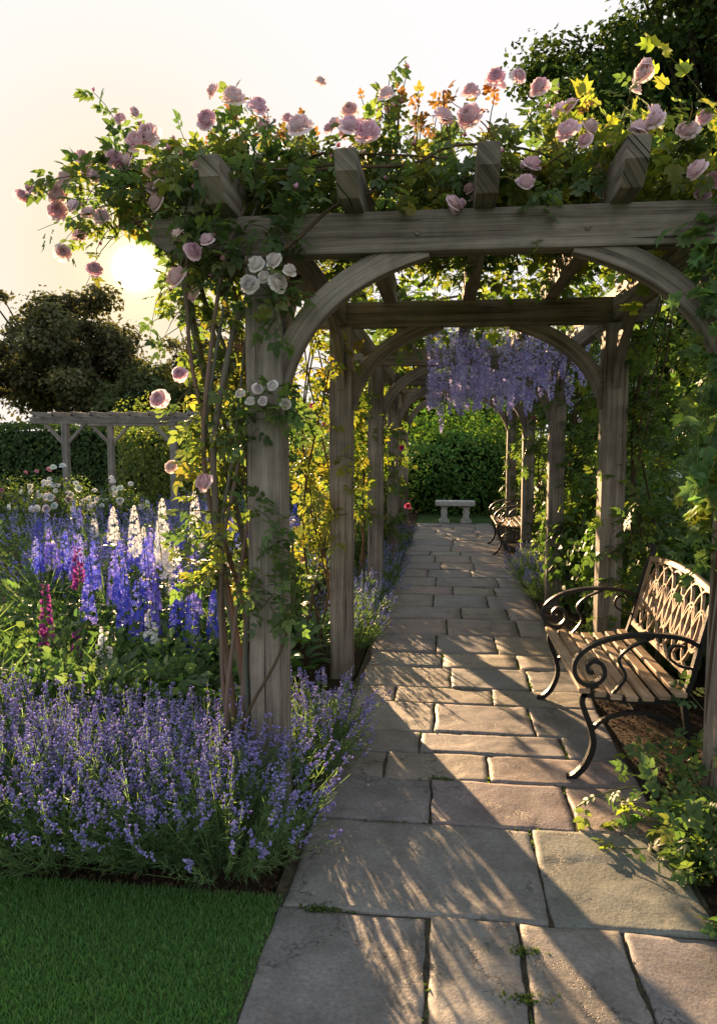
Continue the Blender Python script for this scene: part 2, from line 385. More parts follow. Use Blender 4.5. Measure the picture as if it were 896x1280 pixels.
P=np.stack([rng.uniform(PX0,PX1,n),rng.uniform(1.2,9,n),np.full(n,.039)],1);D=rvec(n);D[:,2]*=.15
B.add(LEAF4,P,frames(D,np.tile([0,0,1.],(n,1))+rvec(n)*.3),rng.uniform(.005,.015,n),cvar((.45,.36,.3),n,.3,(.2,.12,.05),.7))
B.build('fallen_petals',M_petal)
# ------------------------------------------------------------------ main pergola
YF=[3.06,4.93,7.35,9.8,12.3];XL,XR=-.74,1.15
perg=empty('garden_pergola')
qp,qb,qr,qk,qpeg=QB(),QB(),QB(),QB(),QB()
BZ0,BZ1=2.355,2.515
def brace(fn,side,w,h,R=1.0):
    pts=[]
    A=(-.03,-.47*R);Cc=(.06,-.10*R);Bb=(.52*R,.03)
    for k in range(15):
        t=k/14;a=(1-t)**2;b=2*t*(1-t);c=t*t
        pts.append(fn(a*A[0]+b*Cc[0]+c*Bb[0],a*A[1]+b*Cc[1]+c*Bb[1]))
    qk.sweep(pts,w,h,side)
for i,Y in enumerate(YF):
    xl=XL if i==0 else -.69; xr=XR if i==0 else 1.06
    for x in(xl,xr):
        pts=[(x+random.uniform(-.002,.002),Y+random.uniform(-.002,.002),z) for z in np.linspace(-.02,BZ0-.001,9)]
        qp.sweep(pts,.148,.148,(1,0,0))
    e=.47 if i==0 else .25
    qb.extr([(xl-e+.0,BZ0+.07),(xl-e,BZ1),(xr+e,BZ1),(xr+e,BZ0+.07),(xr+e-.1,BZ0),(xl-e+.1,BZ0)],(0,Y,0),(1,0,0),(0,0,1),(0,1,0),.10)
    for sgn,xp in((1,xl+.074),(-1,xr-.074)):
        brace(lambda a,b:(xp+sgn*a,Y,BZ0+b),(0,1,0),.07,.095,1.12)
    for xx in(xl+.05,xl+.62,xr-.62,xr-.05):
        qpeg.extr([(.011*math.cos(t*.785),.011*math.sin(t*.785)) for t in range(8)],(xx,Y-.052,BZ0+.07),(1,0,0),(0,0,1),(0,1,0),.016)
RX=[-.88,-.37,.14,.65,1.17];RZ0,RZ1=BZ1-.004,BZ1+.145
for x in RX:
    qr.extr([(2.76,RZ0+.075),(2.745,RZ1-.0),(12.7,RZ1),(12.7,RZ0+.07),(12.6,RZ0),(2.84,RZ0)],(x,0,0),(0,1,0),(0,0,1),(1,0,0),.082)
for i in range(4):
    for x in(-.69,1.06):
        for sgn,yp in((1,YF[i]+.074),(-1,YF[i+1]-.074)):
            brace(lambda a,b:(x,yp+sgn*a,BZ0+b),(1,0,0),.055,.075,.85)
        qb.extr([(YF[i]+.052,BZ0+.01),(YF[i]+.052,BZ1-.01),(YF[i+1]-.052,BZ1-.01),(YF[i+1]-.052,BZ0+.01)],(x,0,0),(0,1,0),(0,0,1),(1,0,0),.07)
qp.build('posts',M_oak,perg,.007);qb.build('crossbeams',M_oak,perg,.006);qr.build('rafters',M_oak,perg,.005);qk.build('arched_braces',M_oak,perg,.005);qpeg.build('oak_pegs',M_oak,perg,.002)
# ------------------------------------------------------------------ distant pergola
dp=empty('garden_pergola')
q=QB()
x0,x1,ya,yb=-7.2,-4.4,12.6,14.4
for x in(-6.75,-4.75):
    for y in(ya,yb):
        q.sweep([(x,y,z) for z in(0,1,1.95)],.11,.11,(1,0,0))
        for s in(1,-1):
            q.sweep([(x+s*(.04+.36*k/4),y,1.6+.37*k/4) for k in range(5)],.045,.06,(0,1,0))
for y in(ya,yb): q.extr([(x0-.2,1.98),(x0-.2,2.07),(x1+.3,2.07),(x1+.3,1.98),(x1+.22,1.95),(x0-.12,1.95)],(0,y,0),(1,0,0),(0,0,1),(0,1,0),.08)
for k in range(9):
    x=x0+.05+k*(x1-x0)/8;q.extr([(ya-.35,2.10),(ya-.35,2.15),(yb+.35,2.15),(yb+.35,2.10),(yb+.3,2.066),(ya-.3,2.066)],(x,0,0),(0,1,0),(0,0,1),(1,0,0),.045)
q.build('timber_frame',M_grey,dp,.004)
# ------------------------------------------------------------------ bench
def bench(x,y0,length,name='garden_bench'):
    root=empty(name);root.location=(x,y0,0.03)
    qi,qs,ql=QB(),QB(),QB()
    for y in(0,length):
        def S(p,w=.034,h=.018): qi.sweep(smooth([(a,y,b) for a,b in p],5),w,h,(0,1,0))
        S([(.0,.425),(-.01,.37),(.03,.26),(.045,.17),(.01,.07),(-.045,.012),(-.075,.009)],.036,.026)
        S([(.44,.41),(.46,.28),(.50,.14),(.56,.02),(.60,.009)],.036,.026)
        S([(.035,.24),(.10,.30),(.24,.335),(.38,.30),(.47,.22)],.026,.016)
        S([(-.015,.415),(.1,.405),(.22,.392),(.34,.395),(.45,.41)],.036,.026)
        S([(.44,.40),(.475,.52),(.51,.68),(.55,.84),(.585,.93),(.575,.965),(.55,.96)],.036,.026)
        arm=[(.50,.655),(.42,.69),(.30,.70),(.17,.69),(.05,.655),(-.03,.595),(-.05,.525),(-.015,.468),(.045,.462),(.085,.505),(.075,.555),(.035,.572),(.008,.545),(.018,.518),(.038,.522)]
        S(arm,.036,.02)
        S([(.0,.43),(.03,.445),(.06,.46)],.03,.02)
        S([(.12,.41),(.18,.5),(.15,.58),(.2,.64),(.3,.69)],.024,.013)
        S([(.485,.55),(.42,.56),(.37,.6),(.385,.65),(.43,.65),(.435,.62)],.024,.012)
    qi.sweep([(.24,0,.333),(.24,length,.333)],.02,.012,(1,0,0))
    qi.sweep([(.225,0,.385),(.225,length,.385)],.03,.012,(1,0,0))
    for k in range(7):
        xx=-.005+k*.071;zz=.436-.03*math.sin(math.pi*k/6.2)
        pts=[(xx,yy,zz) for yy in np.linspace(-.035,length+.035,5)]
        qs.sweep(pts,.052,.024,(1,0,0))
    o=V((.475,0,.50));tv=V((.235,0,.972)).normalized();nv=tv.cross(V((0,1,0))).normalized()
    def pl(yy,h): return o+V((0,yy,0))+tv*h
    H=.40;yA,yB=.02,length-.02
    top=[pl(yA+(yB-yA)*k/16,H+.035*math.sin(math.pi*k/16)) for k in range(17)]
    ql.sweep(top,.026,.03,nv)
    ql.sweep([pl(yA,0),pl(yB,0)],.024,.028,nv)
    ql.sweep([pl(yA,0),pl(yA,H)],.022,.022,nv);ql.sweep([pl(yB,0),pl(yB,H)],.022,.022,nv)
    nE=7;W=yB-yA
    for k in range(nE):
        cy=yA+W*(k+.5)/nE;wx=W/nE*.98
        hh=H/2+.01*math.sin(math.pi*(k+.5)/nE)
        pts=[pl(min(max(cy+wx*math.cos(a),yA),yB),hh+hh*math.sin(a)*.97) for a in np.linspace(0,2*math.pi,25)]
        ql.sweep(pts,.016,.016,nv)
        pts=[pl(min(max(cy+wx*.5*math.cos(a),yA),yB),hh+hh*math.sin(a)*.5) for a in np.linspace(0,2*math.pi,21)]
        ql.sweep(pts,.015,.014,nv)
    for ph in(0,math.pi):
        ql.sweep([pl(yA+W*t,H*.5+H*.22*math.sin(t*math.pi*nE+ph)) for t in np.linspace(0,1,73)],.014,.014,nv)
    qi.build('iron_end_frames',M_iron,root,.004);qs.build('seat_slats',M_slat,root,.005);ql.build('lattice_backrest',M_bronze,root,.003,1)
    return root
bench(.65,3.44,1.1)
b2=bench(.74,10.5,1.2)
sb=empty('stone_bench');q=QB();sy=15.1;sx=.2
q.extr([(-.40,.37),(-.40,.425),(-.385,.44),(.385,.44),(.40,.425),(.40,.37),(.37,.345),(-.37,.345)],(sx,sy,0),(1,0,0),(0,0,1),(0,1,0),.36)
for s in(-1,1):
    prof=[(-.11,0),(-.11,.05),(-.07,.07),(-.055,.14),(-.07,.2),(-.05,.27),(-.09,.34),(.09,.34),(.05,.27),(.07,.2),(.055,.14),(.07,.07),(.11,.05),(.11,0)]
    q.extr(prof,(sx+s*.22,sy,0),(1,0,0),(0,0,1),(0,1,0),.26)
q.build('carved_slab_and_legs',M_stone,sb,.008)
# ------------------------------------------------------------------ vegetation generators
def blob_dirs(n,seed=0):
    d=rvec(n);s=1+.16*np.sin(d[:,0]*5+seed)+.13*np.sin(d[:,1]*6+seed*2.1)+.12*np.sin(d[:,2]*7+seed*.7)+.08*np.sin((d[:,0]+d[:,1])*13+seed)
    return d,s
def volume(B,c,r,n,size,col,tpl=LEAF4,alt=None,pa=.2,v=.3,shell=.35,zmin=None):
    d,s=blob_dirs(n,c[0]*3+c[1]);rad=rng.random(n)**shell
    P=np.array(c)[None]+d*np.array(r)[None]*(s*rad)[:,None]
    if zmin is not None:
        k=P[:,2]>zmin;P=P[k];d=d[k];rad=rad[k]
    n=len(P)
    Nn=d*.8+rvec(n)*.7+np.array([0,0,.4]);D=np.cross(Nn,rvec(n))+np.array([0,0,-.25])
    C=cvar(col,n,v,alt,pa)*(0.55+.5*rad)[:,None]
    B.add(tpl,P,frames(D,Nn),size*rng.uniform(.65,1.3,n),C)
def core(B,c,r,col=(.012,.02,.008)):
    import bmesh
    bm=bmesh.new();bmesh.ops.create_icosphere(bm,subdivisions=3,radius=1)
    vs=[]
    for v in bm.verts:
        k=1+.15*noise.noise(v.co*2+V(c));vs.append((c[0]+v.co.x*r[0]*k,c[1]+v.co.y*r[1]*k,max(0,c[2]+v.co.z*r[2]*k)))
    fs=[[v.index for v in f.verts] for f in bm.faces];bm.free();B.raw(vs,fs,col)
def tree(name,loc,H,cr,czr,ncl,lpc,size,col,alt,pa=.3,trunk=.3,clr=.32,mat=M_dark,cz=None,low=.7):
    root=empty(name);x,y=loc;cz=cz if cz else H-czr
    bark=VB();tube(bark,smooth([(x,y,-.1),(x+.1*trunk,y,cz*.4),(x-.3*trunk,y,cz*.8),(x,y,cz)],4),trunk,trunk*.45,(.06,.045,.035),9,.08)
    lv=VB()
    d,s=blob_dirs(ncl,x+y);rad=rng.random(ncl)**.45
    cen=np.array([x,y,cz])+d*np.array([cr,cr,czr])*(s*rad)[:,None]*(1-clr*.6)
    cen[:,2]=np.maximum(cen[:,2],cz-czr*low)
    for i,c in enumerate(cen):
        if i%2==0:
            m=V((x,y,cz*random.uniform(.55,.9)));e=V(c);mid=(m+e)/2+V((0,0,-.05*cr))
            tube(bark,smooth([m,mid,e],3),trunk*.28,trunk*.05,(.05,.04,.03),5)
        rr=cr*clr*random.uniform(.4,1.2);k=int(lpc*random.uniform(.6,1.3)*(rr/(cr*clr))**1.4)+20
        dd=rvec(k);P=c+dd*np.array([rr,rr,rr*.6])*(rng.random(k)**.4)[:,None]+rng.normal(size=(k,3))*rr*.16
        Nn=dd*.6+rvec(k)*.7+np.array([0,0,.5]);D=np.cross(Nn,rvec(k))+np.array([0,0,-.2])
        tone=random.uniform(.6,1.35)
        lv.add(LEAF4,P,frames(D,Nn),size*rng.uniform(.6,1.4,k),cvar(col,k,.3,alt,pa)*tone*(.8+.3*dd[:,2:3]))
    bark.build('trunk_and_limbs',M_bark,root,True);lv.build('crown_leaves',mat,root)
    return root
FT=(.11,.11,.065);FA=(.20,.17,.08)  # paler tones put distance haze into the far tree leaf colours
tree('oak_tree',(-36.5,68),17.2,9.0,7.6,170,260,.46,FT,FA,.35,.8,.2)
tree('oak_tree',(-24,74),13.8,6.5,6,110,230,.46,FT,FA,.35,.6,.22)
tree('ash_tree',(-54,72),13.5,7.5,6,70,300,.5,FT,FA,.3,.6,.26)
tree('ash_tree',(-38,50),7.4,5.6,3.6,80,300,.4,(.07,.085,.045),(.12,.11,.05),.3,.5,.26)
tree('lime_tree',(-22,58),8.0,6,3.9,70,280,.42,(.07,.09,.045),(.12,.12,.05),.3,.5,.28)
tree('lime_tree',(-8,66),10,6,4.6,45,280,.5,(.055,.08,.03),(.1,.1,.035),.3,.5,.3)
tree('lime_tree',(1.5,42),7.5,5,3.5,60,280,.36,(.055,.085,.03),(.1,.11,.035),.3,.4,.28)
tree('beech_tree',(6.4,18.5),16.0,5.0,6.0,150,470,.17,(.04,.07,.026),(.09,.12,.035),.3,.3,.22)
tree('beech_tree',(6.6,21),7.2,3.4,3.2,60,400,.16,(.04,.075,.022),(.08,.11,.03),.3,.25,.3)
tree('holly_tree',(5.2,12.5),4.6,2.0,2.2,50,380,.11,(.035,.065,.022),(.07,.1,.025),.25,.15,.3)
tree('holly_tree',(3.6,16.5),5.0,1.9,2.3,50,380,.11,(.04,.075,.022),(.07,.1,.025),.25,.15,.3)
def hedge(name,x0,x1,y,th,h,n,size,col):
    B=VB()
    c=[(x0,y-th/2*.85,0),(x1,y-th/2*.85,0),(x1,y+th/2*.85,0),(x0,y+th/2*.85,0)]
    vs=c+[(a,b,h*.94) for a,b,_ in c];fs=[(0,1,5),(0,5,4),(1,2,6),(1,6,5),(2,3,7),(2,7,6),(3,0,4),(3,4,7),(4,5,6),(4,6,7)]
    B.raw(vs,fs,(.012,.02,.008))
    X=rng.uniform(x0,x1,n);t=rng.random(n)<.72;Z=np.where(t,rng.uniform(0,h,n),h+rng.normal(0,.04,n));Y=np.where(t,y-th/2+rng.normal(0,.05,n),rng.uniform(y-th/2,y+th/2,n))
    Z+= .04*np.sin(X*2.1);P=np.stack([X,Y,Z],1);Nn=np.where(t[:,None],[0,-1,.3],[0,0,1.])+rvec(n)*.8
    B.add(LEAF4,P,frames(np.cross(Nn,rvec(n)),Nn),size*rng.uniform(.6,1.3,n),cvar(col,n,.35,(.08,.12,.03),.2));B.build(name,M_dark)
hedge('clipped_hedge',-22,-3.2,19,1.3,2.05,24000,.12,(.065,.105,.045))
hedge('clipped_hedge',2.6,9,13.6,1.2,1.9,9000,.09,(.04,.07,.025))
def bush(name,c,r,n,size,col,alt,pa,cor=True,shell=.12,mat=None,tpl=LEAF4):
    B=VB()
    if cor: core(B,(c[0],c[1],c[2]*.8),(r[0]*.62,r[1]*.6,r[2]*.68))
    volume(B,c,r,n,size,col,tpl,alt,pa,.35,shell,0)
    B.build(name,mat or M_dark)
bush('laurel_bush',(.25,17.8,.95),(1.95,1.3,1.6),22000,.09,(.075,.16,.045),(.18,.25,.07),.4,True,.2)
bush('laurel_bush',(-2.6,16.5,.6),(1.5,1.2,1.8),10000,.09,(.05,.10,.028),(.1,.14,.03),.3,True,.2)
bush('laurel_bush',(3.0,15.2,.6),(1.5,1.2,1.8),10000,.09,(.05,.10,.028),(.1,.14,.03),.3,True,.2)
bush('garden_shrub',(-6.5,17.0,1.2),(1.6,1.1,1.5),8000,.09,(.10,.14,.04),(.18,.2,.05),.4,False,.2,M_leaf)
def cane_pts(p,d,L,droop,n=8,wob=.12):
    p=np.array(p,float);d=nrm(np.array(d,float));out=[p.copy()]
    for i in range(n):
        d=nrm(d+np.array([0,0,-droop/n])+rng.normal(size=3)*wob);p=p+d*L/n;out.append(p.copy())
    return out
# gap cleared in the overhanging rose mass so the camera sees the sun
HA=np.array([-1.29,3.03,2.33]);HD=nrm(np.array([-.392,.92,.2195]))
def inhole(P,r=.13):
    P=np.atleast_2d(P);W=P-HA;t=W@HD;return np.linalg.norm(W-t[:,None]*HD,axis=1)<r
def thin(P):
    x,z=P[:,0],P[:,2]
    keep=np.ones(len(P),bool)
    e=(x<-1.02)&(z<2.5);keep&=~(e&(rng.random(len(P))<.4))
    return keep&~inhole(P,.15)
class Leaves:
    def __init__(s): s.P=[];s.D=[]
    def along(s,pts,k,t0=.1,spread=.8):
        pts=np.array(pts);n=len(pts)-1
        t=rng.uniform(t0,1,k)*n;i=np.minimum(t.astype(int),n-1);f=(t-i)[:,None]
        P=pts[i]*(1-f)+pts[i+1]*f;D=nrm(pts[i+1]-pts[i])*.5+rvec(k)*spread+np.array([0,0,.05])
        s.P.append(P);s.D.append(D)
    def emit(s,B,tpl,size,col,alt=None,pa=.2,v=.3,ss=(.7,1.25),filt=None):
        P=np.concatenate(s.P);D=np.concatenate(s.D)
        if filt is not None: k=filt(P);P=P[k];D=D[k]
        n=len(P);Nn=rvec(n)*.75+np.array([0,0,.9])
        B.add(tpl,P,frames(D,Nn),size*rng.uniform(ss[0],ss[1],n),cvar(col,n,v,alt,pa))
CANE=(.10,.075,.05)
# === climbing rose ===
rose_root=empty('climbing_rose')
stem=VB();lf=VB();fl=VB()
L=Leaves();LY=Leaves();tips=[]
for k in range(13):
    bx=-.90+random.uniform(-.10,.12);by=3.12+random.uniform(-.12,.12)
    pts=[(bx,by,0)];a=random.random()*6
    for z in(.35,.8,1.2,1.6,2.0,2.35,2.6):
        a+=random.uniform(.4,1.0);sp=.05+.04*z
        pts.append((-.88-.03*z+math.cos(a)*sp+random.uniform(-.02,.02),3.12+math.sin(a)*sp,z+random.uniform(-.05,.05)))
    r=random.uniform(.007,.016);tube(stem,smooth(pts,6),r*1.3,r*.6,(.17*random.uniform(.7,1.2),.145,.12),7,.06)
tube(stem,smooth([(-.9,3.0,.25),(-.8,2.95,.5),(-.68,2.945,.72),(-.62,2.97,.95),(-.66,3.14,1.2)],6),.008,.005,CANE)
tube(stem,smooth([(-.92,3.0,2.2),(-.8,2.93,2.3),(-.62,2.93,2.37),(-.45,2.96,2.52),(-.3,3.1,2.62)],6),.01,.006,CANE)
for k in range(26):
    x=random.uniform(-.95,.2);y=random.uniform(3.1,4.6);p=[(x,y,2.68)]
    for j in range(5): x+=random.uniform(.05,.35);y+=random.uniform(-.2,.25);p.append((x,max(3.05,y),2.69+random.uniform(-.02,.12)))
    tube(stem,smooth(p,4),.008,.004,CANE,5);L.along(p,9)
for k in range(400):
    x=random.uniform(-1.05,1.0);y=3.12+random.random()**1.3*1.7;h=1.0-.28*max(0,(x+.2))
    d=(random.gauss(-.15,.6),random.gauss(-.15,.5),random.uniform(.3,1.1))
    p=cane_pts((x,y,2.62+random.uniform(-.03,.12)),d,random.uniform(.18,.5)*h,random.uniform(.4,1.6))
    if inhole(np.array(p)).any(): continue
    if y<3.6: tips.append(p[-1])
    tube(stem,p,.0035,.0015,(.10,.10,.05),4)
    (LY if (x>.15 and random.random()<.55) or random.random()<.25 else L).along(p,random.randint(9,15))
for k in range(200):
    x=random.uniform(-1.35,-.75);y=random.uniform(3.0,3.7)
    d=(random.uniform(-1.3,.1),random.gauss(-.15,.4),random.uniform(-.1,.9))
    p=cane_pts((x,y,2.52+random.uniform(-.12,.2)),d,random.uniform(.2,.55),random.uniform(.7,2.0))
    if inhole(np.array(p)).any(): continue
    tips.append(p[-1])
    tube(stem,p,.003,.0012,(.10,.10,.05),4);(L if random.random()<.65 else LY).along(p,random.randint(8,13))
for k in range(100):
    z=random.uniform(.95,2.4);a=random.uniform(0,6.28)
    d=(math.cos(a)-.5,math.sin(a)*.6-.15,random.uniform(-.3,.7))
    p=cane_pts((-.95+random.uniform(-.08,.06),3.12+random.uniform(-.1,.15),z),d,random.uniform(.12,.36),random.uniform(.5,1.6))
    if inhole(np.array(p)).any(): continue
    tube(stem,p,.003,.0012,(.10,.10,.05),4);(LY if random.random()<.5 else L).along(p,random.randint(5,8))
for (cx,cz,kk) in((-.72,2.18,10),(-.74,1.72,14),(-.7,1.22,8),(-.66,.98,9),(-.7,2.45,12)):
    for k in range(kk):
        p=cane_pts((cx+random.uniform(-.07,.09),2.96,cz+random.uniform(-.08,.08)),(random.gauss(0,1),-.25,random.gauss(0,.7)),.12,.6,5)
        tube(stem,p,.0025,.001,(.10,.10,.05),4);L.along(p,4)
L.emit(lf,COMP,.09,(.075,.125,.05),(.13,.17,.05),.4,filt=thin);LY.emit(lf,COMP,.09,(.12,.16,.045),(.21,.195,.045),.5,filt=thin)  # yellow of sun-facing leaves is put into the LY leaf colour
Lr=Leaves()
for k in range(34):
    x=random.uniform(-1.2,.5);p=cane_pts((x,random.uniform(3.1,3.6),2.8),(random.gauss(0,.3),0,1),random.uniform(.15,.33),.2)
    tips.append(p[-1]);tips.append(p[-1]+rng.normal(size=3)*.015);tube(stem,p,.003,.0015,(.12,.06,.04),4);Lr.along(p,6,.5)
Lr.emit(lf,COMP,.06,(.18,.085,.05),(.14,.14,.04),.5)
PK=(.92,.71,.76);PW=(.92,.85,.85)
bl=[(-.84,2.94,1.05),(-.94,2.86,.9),(-.57,2.81,1.1),(-.38,2.82,1.05),(-.31,2.79,1.1),(.08,2.83,1.15),(.08,2.93,.8),(.33,2.90,.85),(.44,2.75,1.05),(-1.18,2.82,1.1),(-1.23,2.78,1.1),(-1.32,2.72,.9),(-1.51,2.65,1.1),(-1.58,2.61,1.05),(-1.60,2.55,1),(-1.57,2.38,.8),(-1.45,2.31,.85),(-1.07,2.26,1.1),(-1.14,2.24,1),(-.97,1.44,.9),(-1.16,1.78,.9),(-1.07,1.88,.7),(.29,2.59,.8),(-.24,2.93,.8),(-.74,2.90,.9),(-.72,2.84,.7),(-.92,2.98,.7),(-.5,2.99,.6),(.25,2.95,.65),(-1.42,2.68,.8),(-1.38,2.5,.8),(-1.02,2.2,.7),(-1.12,1.5,.7)]
P=[];S=[];A=[];C=[]
def bloom(x,y,z,s,c,face=True):
    if inhole(np.array([[x,y,z]]),.16)[0]: return
    P.append((x,y,z));S.append(.05*s)
    if face: A.append((random.gauss(0,.45),-1+random.gauss(0,.2),random.uniform(.1,1.0)))
    else: A.append((random.gauss(0,.7),random.gauss(-.7,.5),random.uniform(.2,1.0)))
    C.append(np.array(c)*random.uniform(.9,1.05)*np.array([1,random.uniform(.94,1.05),random.uniform(.95,1.05)]))
for x,z,s in bl: bloom(x,2.96+random.uniform(-.05,.03),z,s,PK)
for dx,dz,s in((-.02,.05,.8),(.055,.055,.75),(.06,-.02,.85),(-.05,-.02,.8),(.01,.0,.6),(.11,.02,.6)): bloom(-.71+dx,2.87-random.uniform(0,.03),2.235+dz,s,PW)
for dx,dz,s in((-.09,.01,.45),(-.02,.03,.5),(.04,.04,.5),(.09,-.03,.55),(.0,-.02,.45),(-.05,-.02,.45)): bloom(-.72+dx,2.89,1.785+dz,s,PW)
front=[t for t in tips if t[1]<3.35 and t[2]<3.02]
for t in random.sample(front,44):
    for j in range(random.choice([1,2,3])): bloom(t[0]+random.gauss(0,.035),t[1]-.03+random.gauss(0,.03),t[2]+random.gauss(0,.03),random.uniform(.45,.9),PK,False)
P=np.array(P);A=np.array(A);n=len(P);Z=nrm(A);X=nrm(np.cross(Z,rvec(n)));Yy=np.cross(Z,X);R=np.stack([X,Yy,Z],2)
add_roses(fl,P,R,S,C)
Pb=np.array(random.sample(tips,120));n=len(Pb);D=rvec(n)*.5+np.array([0,0,1])
fl.add(FLOR,Pb,frames(D,rvec(n)),rng.uniform(.016,.028,n),cvar((.65,.35,.42),n,.2))
stem.build('canes',M_bark,rose_root,True);lf.build('leaves',M_leaf,rose_root);fl.build('blooms',M_petal,rose_root,True)
# === golden hop / vine on the right ===
vr=empty('golden_hop_vine');stem=VB();lf=VB();L=Leaves();LY=Leaves()
for k in range(7):
    a=random.random()*6;pts=[]
    for z in(0,.4,.9,1.4,1.9,2.3,2.6): a+=.8;pts.append((1.17+.1*math.cos(a),3.06+.1*math.sin(a),z))
    tube(stem,smooth(pts,5),.008,.004,CANE)
for k in range(200):
    x=random.uniform(.5,1.75);y=random.uniform(3.0,4.6)
    p=cane_pts((x,y,2.66),(random.gauss(.2,.7),random.gauss(-.1,.5),random.uniform(.2,1.1)),random.uniform(.25,.75)*(0.6+.5*min(1,max(0,x-.4))),random.uniform(.5,1.8))
    tube(stem,p,.003,.0015,(.14,.16,.05),4);LY.along(p,random.randint(8,13))
for k in range(160):
    z=random.uniform(1.12,2.55);p=cane_pts((1.12+random.uniform(-.1,.25),2.96+random.uniform(-.12,.2),z),(random.gauss(-.3,.8),random.gauss(-.4,.5),random.uniform(-.4,.5)),random.uniform(.12,.34),random.uniform(1,2.2))
    tube(stem,p,.003,.0012,(.14,.16,.05),4);(L if random.random()<.8 else LY).along(p,random.randint(5,9))
for k in range(18):
    p=cane_pts((.95+random.uniform(0,.3),2.94,random.uniform(1.7,2.4)),(random.gauss(0,.15),-.1,-1),random.uniform(.4,.7),.3);tube(stem,p,.003,.001,(.14,.16,.05),4);L.along(p,12)
L.emit(lf,HOP,.066,(.11,.195,.085),(.16,.23,.08),.3);LY.emit(lf,HOP,.07,(.17,.22,.045),(.29,.28,.045),.5)
stem.build('vine_stems',M_bark,vr,True);lf.build('leaves',M_leaf,vr)
def climber(name,x,y,n,z0,z1,col,alt,tpl,size,spread=.3,kl=7,blooms=0,bc=PK):
    r=empty(name);stem=VB();lf=VB();L=Leaves();fl=VB()
    for k in range(5):
        a=random.random()*6;pts=[]
        for z in np.linspace(0,2.5,7): a+=.9;pts.append((x+.11*math.cos(a),y+.11*math.sin(a),z))
        tube(stem,smooth(pts,4),.009,.005,CANE,5)
    for k in range(n):
        z=random.uniform(z0,z1);a=random.random()*6.28
        p=cane_pts((x+random.gauss(0,.08),y+random.gauss(0,.12),z),(math.cos(a),math.sin(a),random.uniform(-.2,.6)),random.uniform(.3,1)*spread,random.uniform(.6,1.8))
        tube(stem,p,.003,.0012,(.12,.12,.05),4);L.along(p,kl)
    L.emit(lf,tpl,size,col,alt,.45)
    if blooms:
        P=np.stack([x+rng.normal(0,spread*.6,blooms),y+rng.normal(0,spread*.6,blooms),rng.uniform(z0,z1,blooms)],1);Z=nrm(np.tile([.0,-1,.4],(blooms,1))+rvec(blooms)*.5);X=nrm(np.cross(Z,rvec(blooms)));R=np.stack([X,np.cross(Z,X),Z],2)
        add_roses(fl,P,R,rng.uniform(.025,.04,blooms),cvar(bc,blooms,.15));fl.build('blooms',M_petal,r,True)
    stem.build('stems',M_bark,r,True);lf.build('leaves',M_leaf,r)
climber('sun_tinted_climber',-.86,5.0,66,.9,2.35,(.15,.175,.04),(.29,.24,.04),COMP,.10,.36,6)  # sunlit yellow of the backlit foliage is put into its leaf colours
climber('climbing_rose',-.92,7.4,80,.9,2.4,(.10,.15,.03),(.2,.2,.03),COMP,.11,.42,7,10,(.75,.15,.3))
climber('climbing_rose',-.9,9.8,80,.2,2.4,(.07,.12,.03),(.15,.18,.03),COMP,.12,.45,8,6,(.75,.15,.3))
climber('climbing_rose',-.9,12.3,80,.2,2.4,(.07,.12,.03),(.15,.18,.03),COMP,.12,.45,8)
climber('climbing_rose',1.3,4.95,110,.3,2.4,(.07,.12,.035),(.13,.17,.03),COMP,.11,.42,8)
climber('climbing_rose',1.3,7.35,90,.3,2.4,(.07,.12,.035),(.13,.17,.03),COMP,.12,.45,8,5,PW)
climber('climbing_rose',1.3,9.8,80,.3,2.4,(.07,.12,.035),(.13,.17,.03),COMP,.12,.45,8,6,(.75,.15,.3))
climber('climbing_rose',1.3,12.3,80,.3,2.4,(.07,.12,.035),(.13,.17,.03),COMP,.12,.45,8)
# === wisteria ===
wr=empty('wisteria');stem=VB();lf=VB();fl=VB();L=Leaves()
for k in range(14):
    x=random.uniform(-.8,.4);y=random.uniform(5,11);p=[(x,y,2.7)]
    for j in range(5): x+=random.uniform(0,.4);y+=random.uniform(-.4,.4);p.append((x,y,2.7+random.uniform(-.02,.1)))
    tube(stem,smooth(p,4),.014,.008,CANE,6)
for k in range(300):
    x=random.uniform(-.95,1.35);y=random.uniform(4.9,12.4)
    p=cane_pts((x,y,2.68),(random.gauss(0,.8),random.gauss(0,.8),random.uniform(.0,.9)),random.uniform(.2,.5),1.2,6);L.along(p,7);tube(stem,p,.003,.0015,CANE,3)
L.emit(lf,COMP,.14,(.08,.13,.03),(.18,.21,.03),.5)
P=[]
for k in range(180):
    x=random.uniform(-.25,1.4);y=random.uniform(6.1,10.5);ln=random.uniform(.18,.36)+.28*random.random()**2+.16*math.sin(x*5+y*3)**2;z0=random.uniform(2.46,2.66)
    m=int(75*ln/.35);t=rng.random(m)**.9;a=rng.uniform(0,6.28,m);r=.05*(1-t)**.6+.006
    P.append(np.stack([x+np.cos(a)*r,y+np.sin(a)*r,z0-t*ln],1))
    tube(stem,[(x,y,z0+.05),(x,y,z0-ln)],.002,.001,(.12,.14,.07),3)
P=np.concatenate(P);n=len(P);D=rvec(n);D[:,2]-=.3
fl.add(FL5,P,frames(D,rvec(n)),rng.uniform(.012,.019,n),cvar((.42,.40,.84),n,.25,(.60,.58,.92),.5))
stem.build('vine_stems',M_bark,wr,True);lf.build('leaves',M_leaf,wr);fl.build('flower_racemes',M_petal,wr)
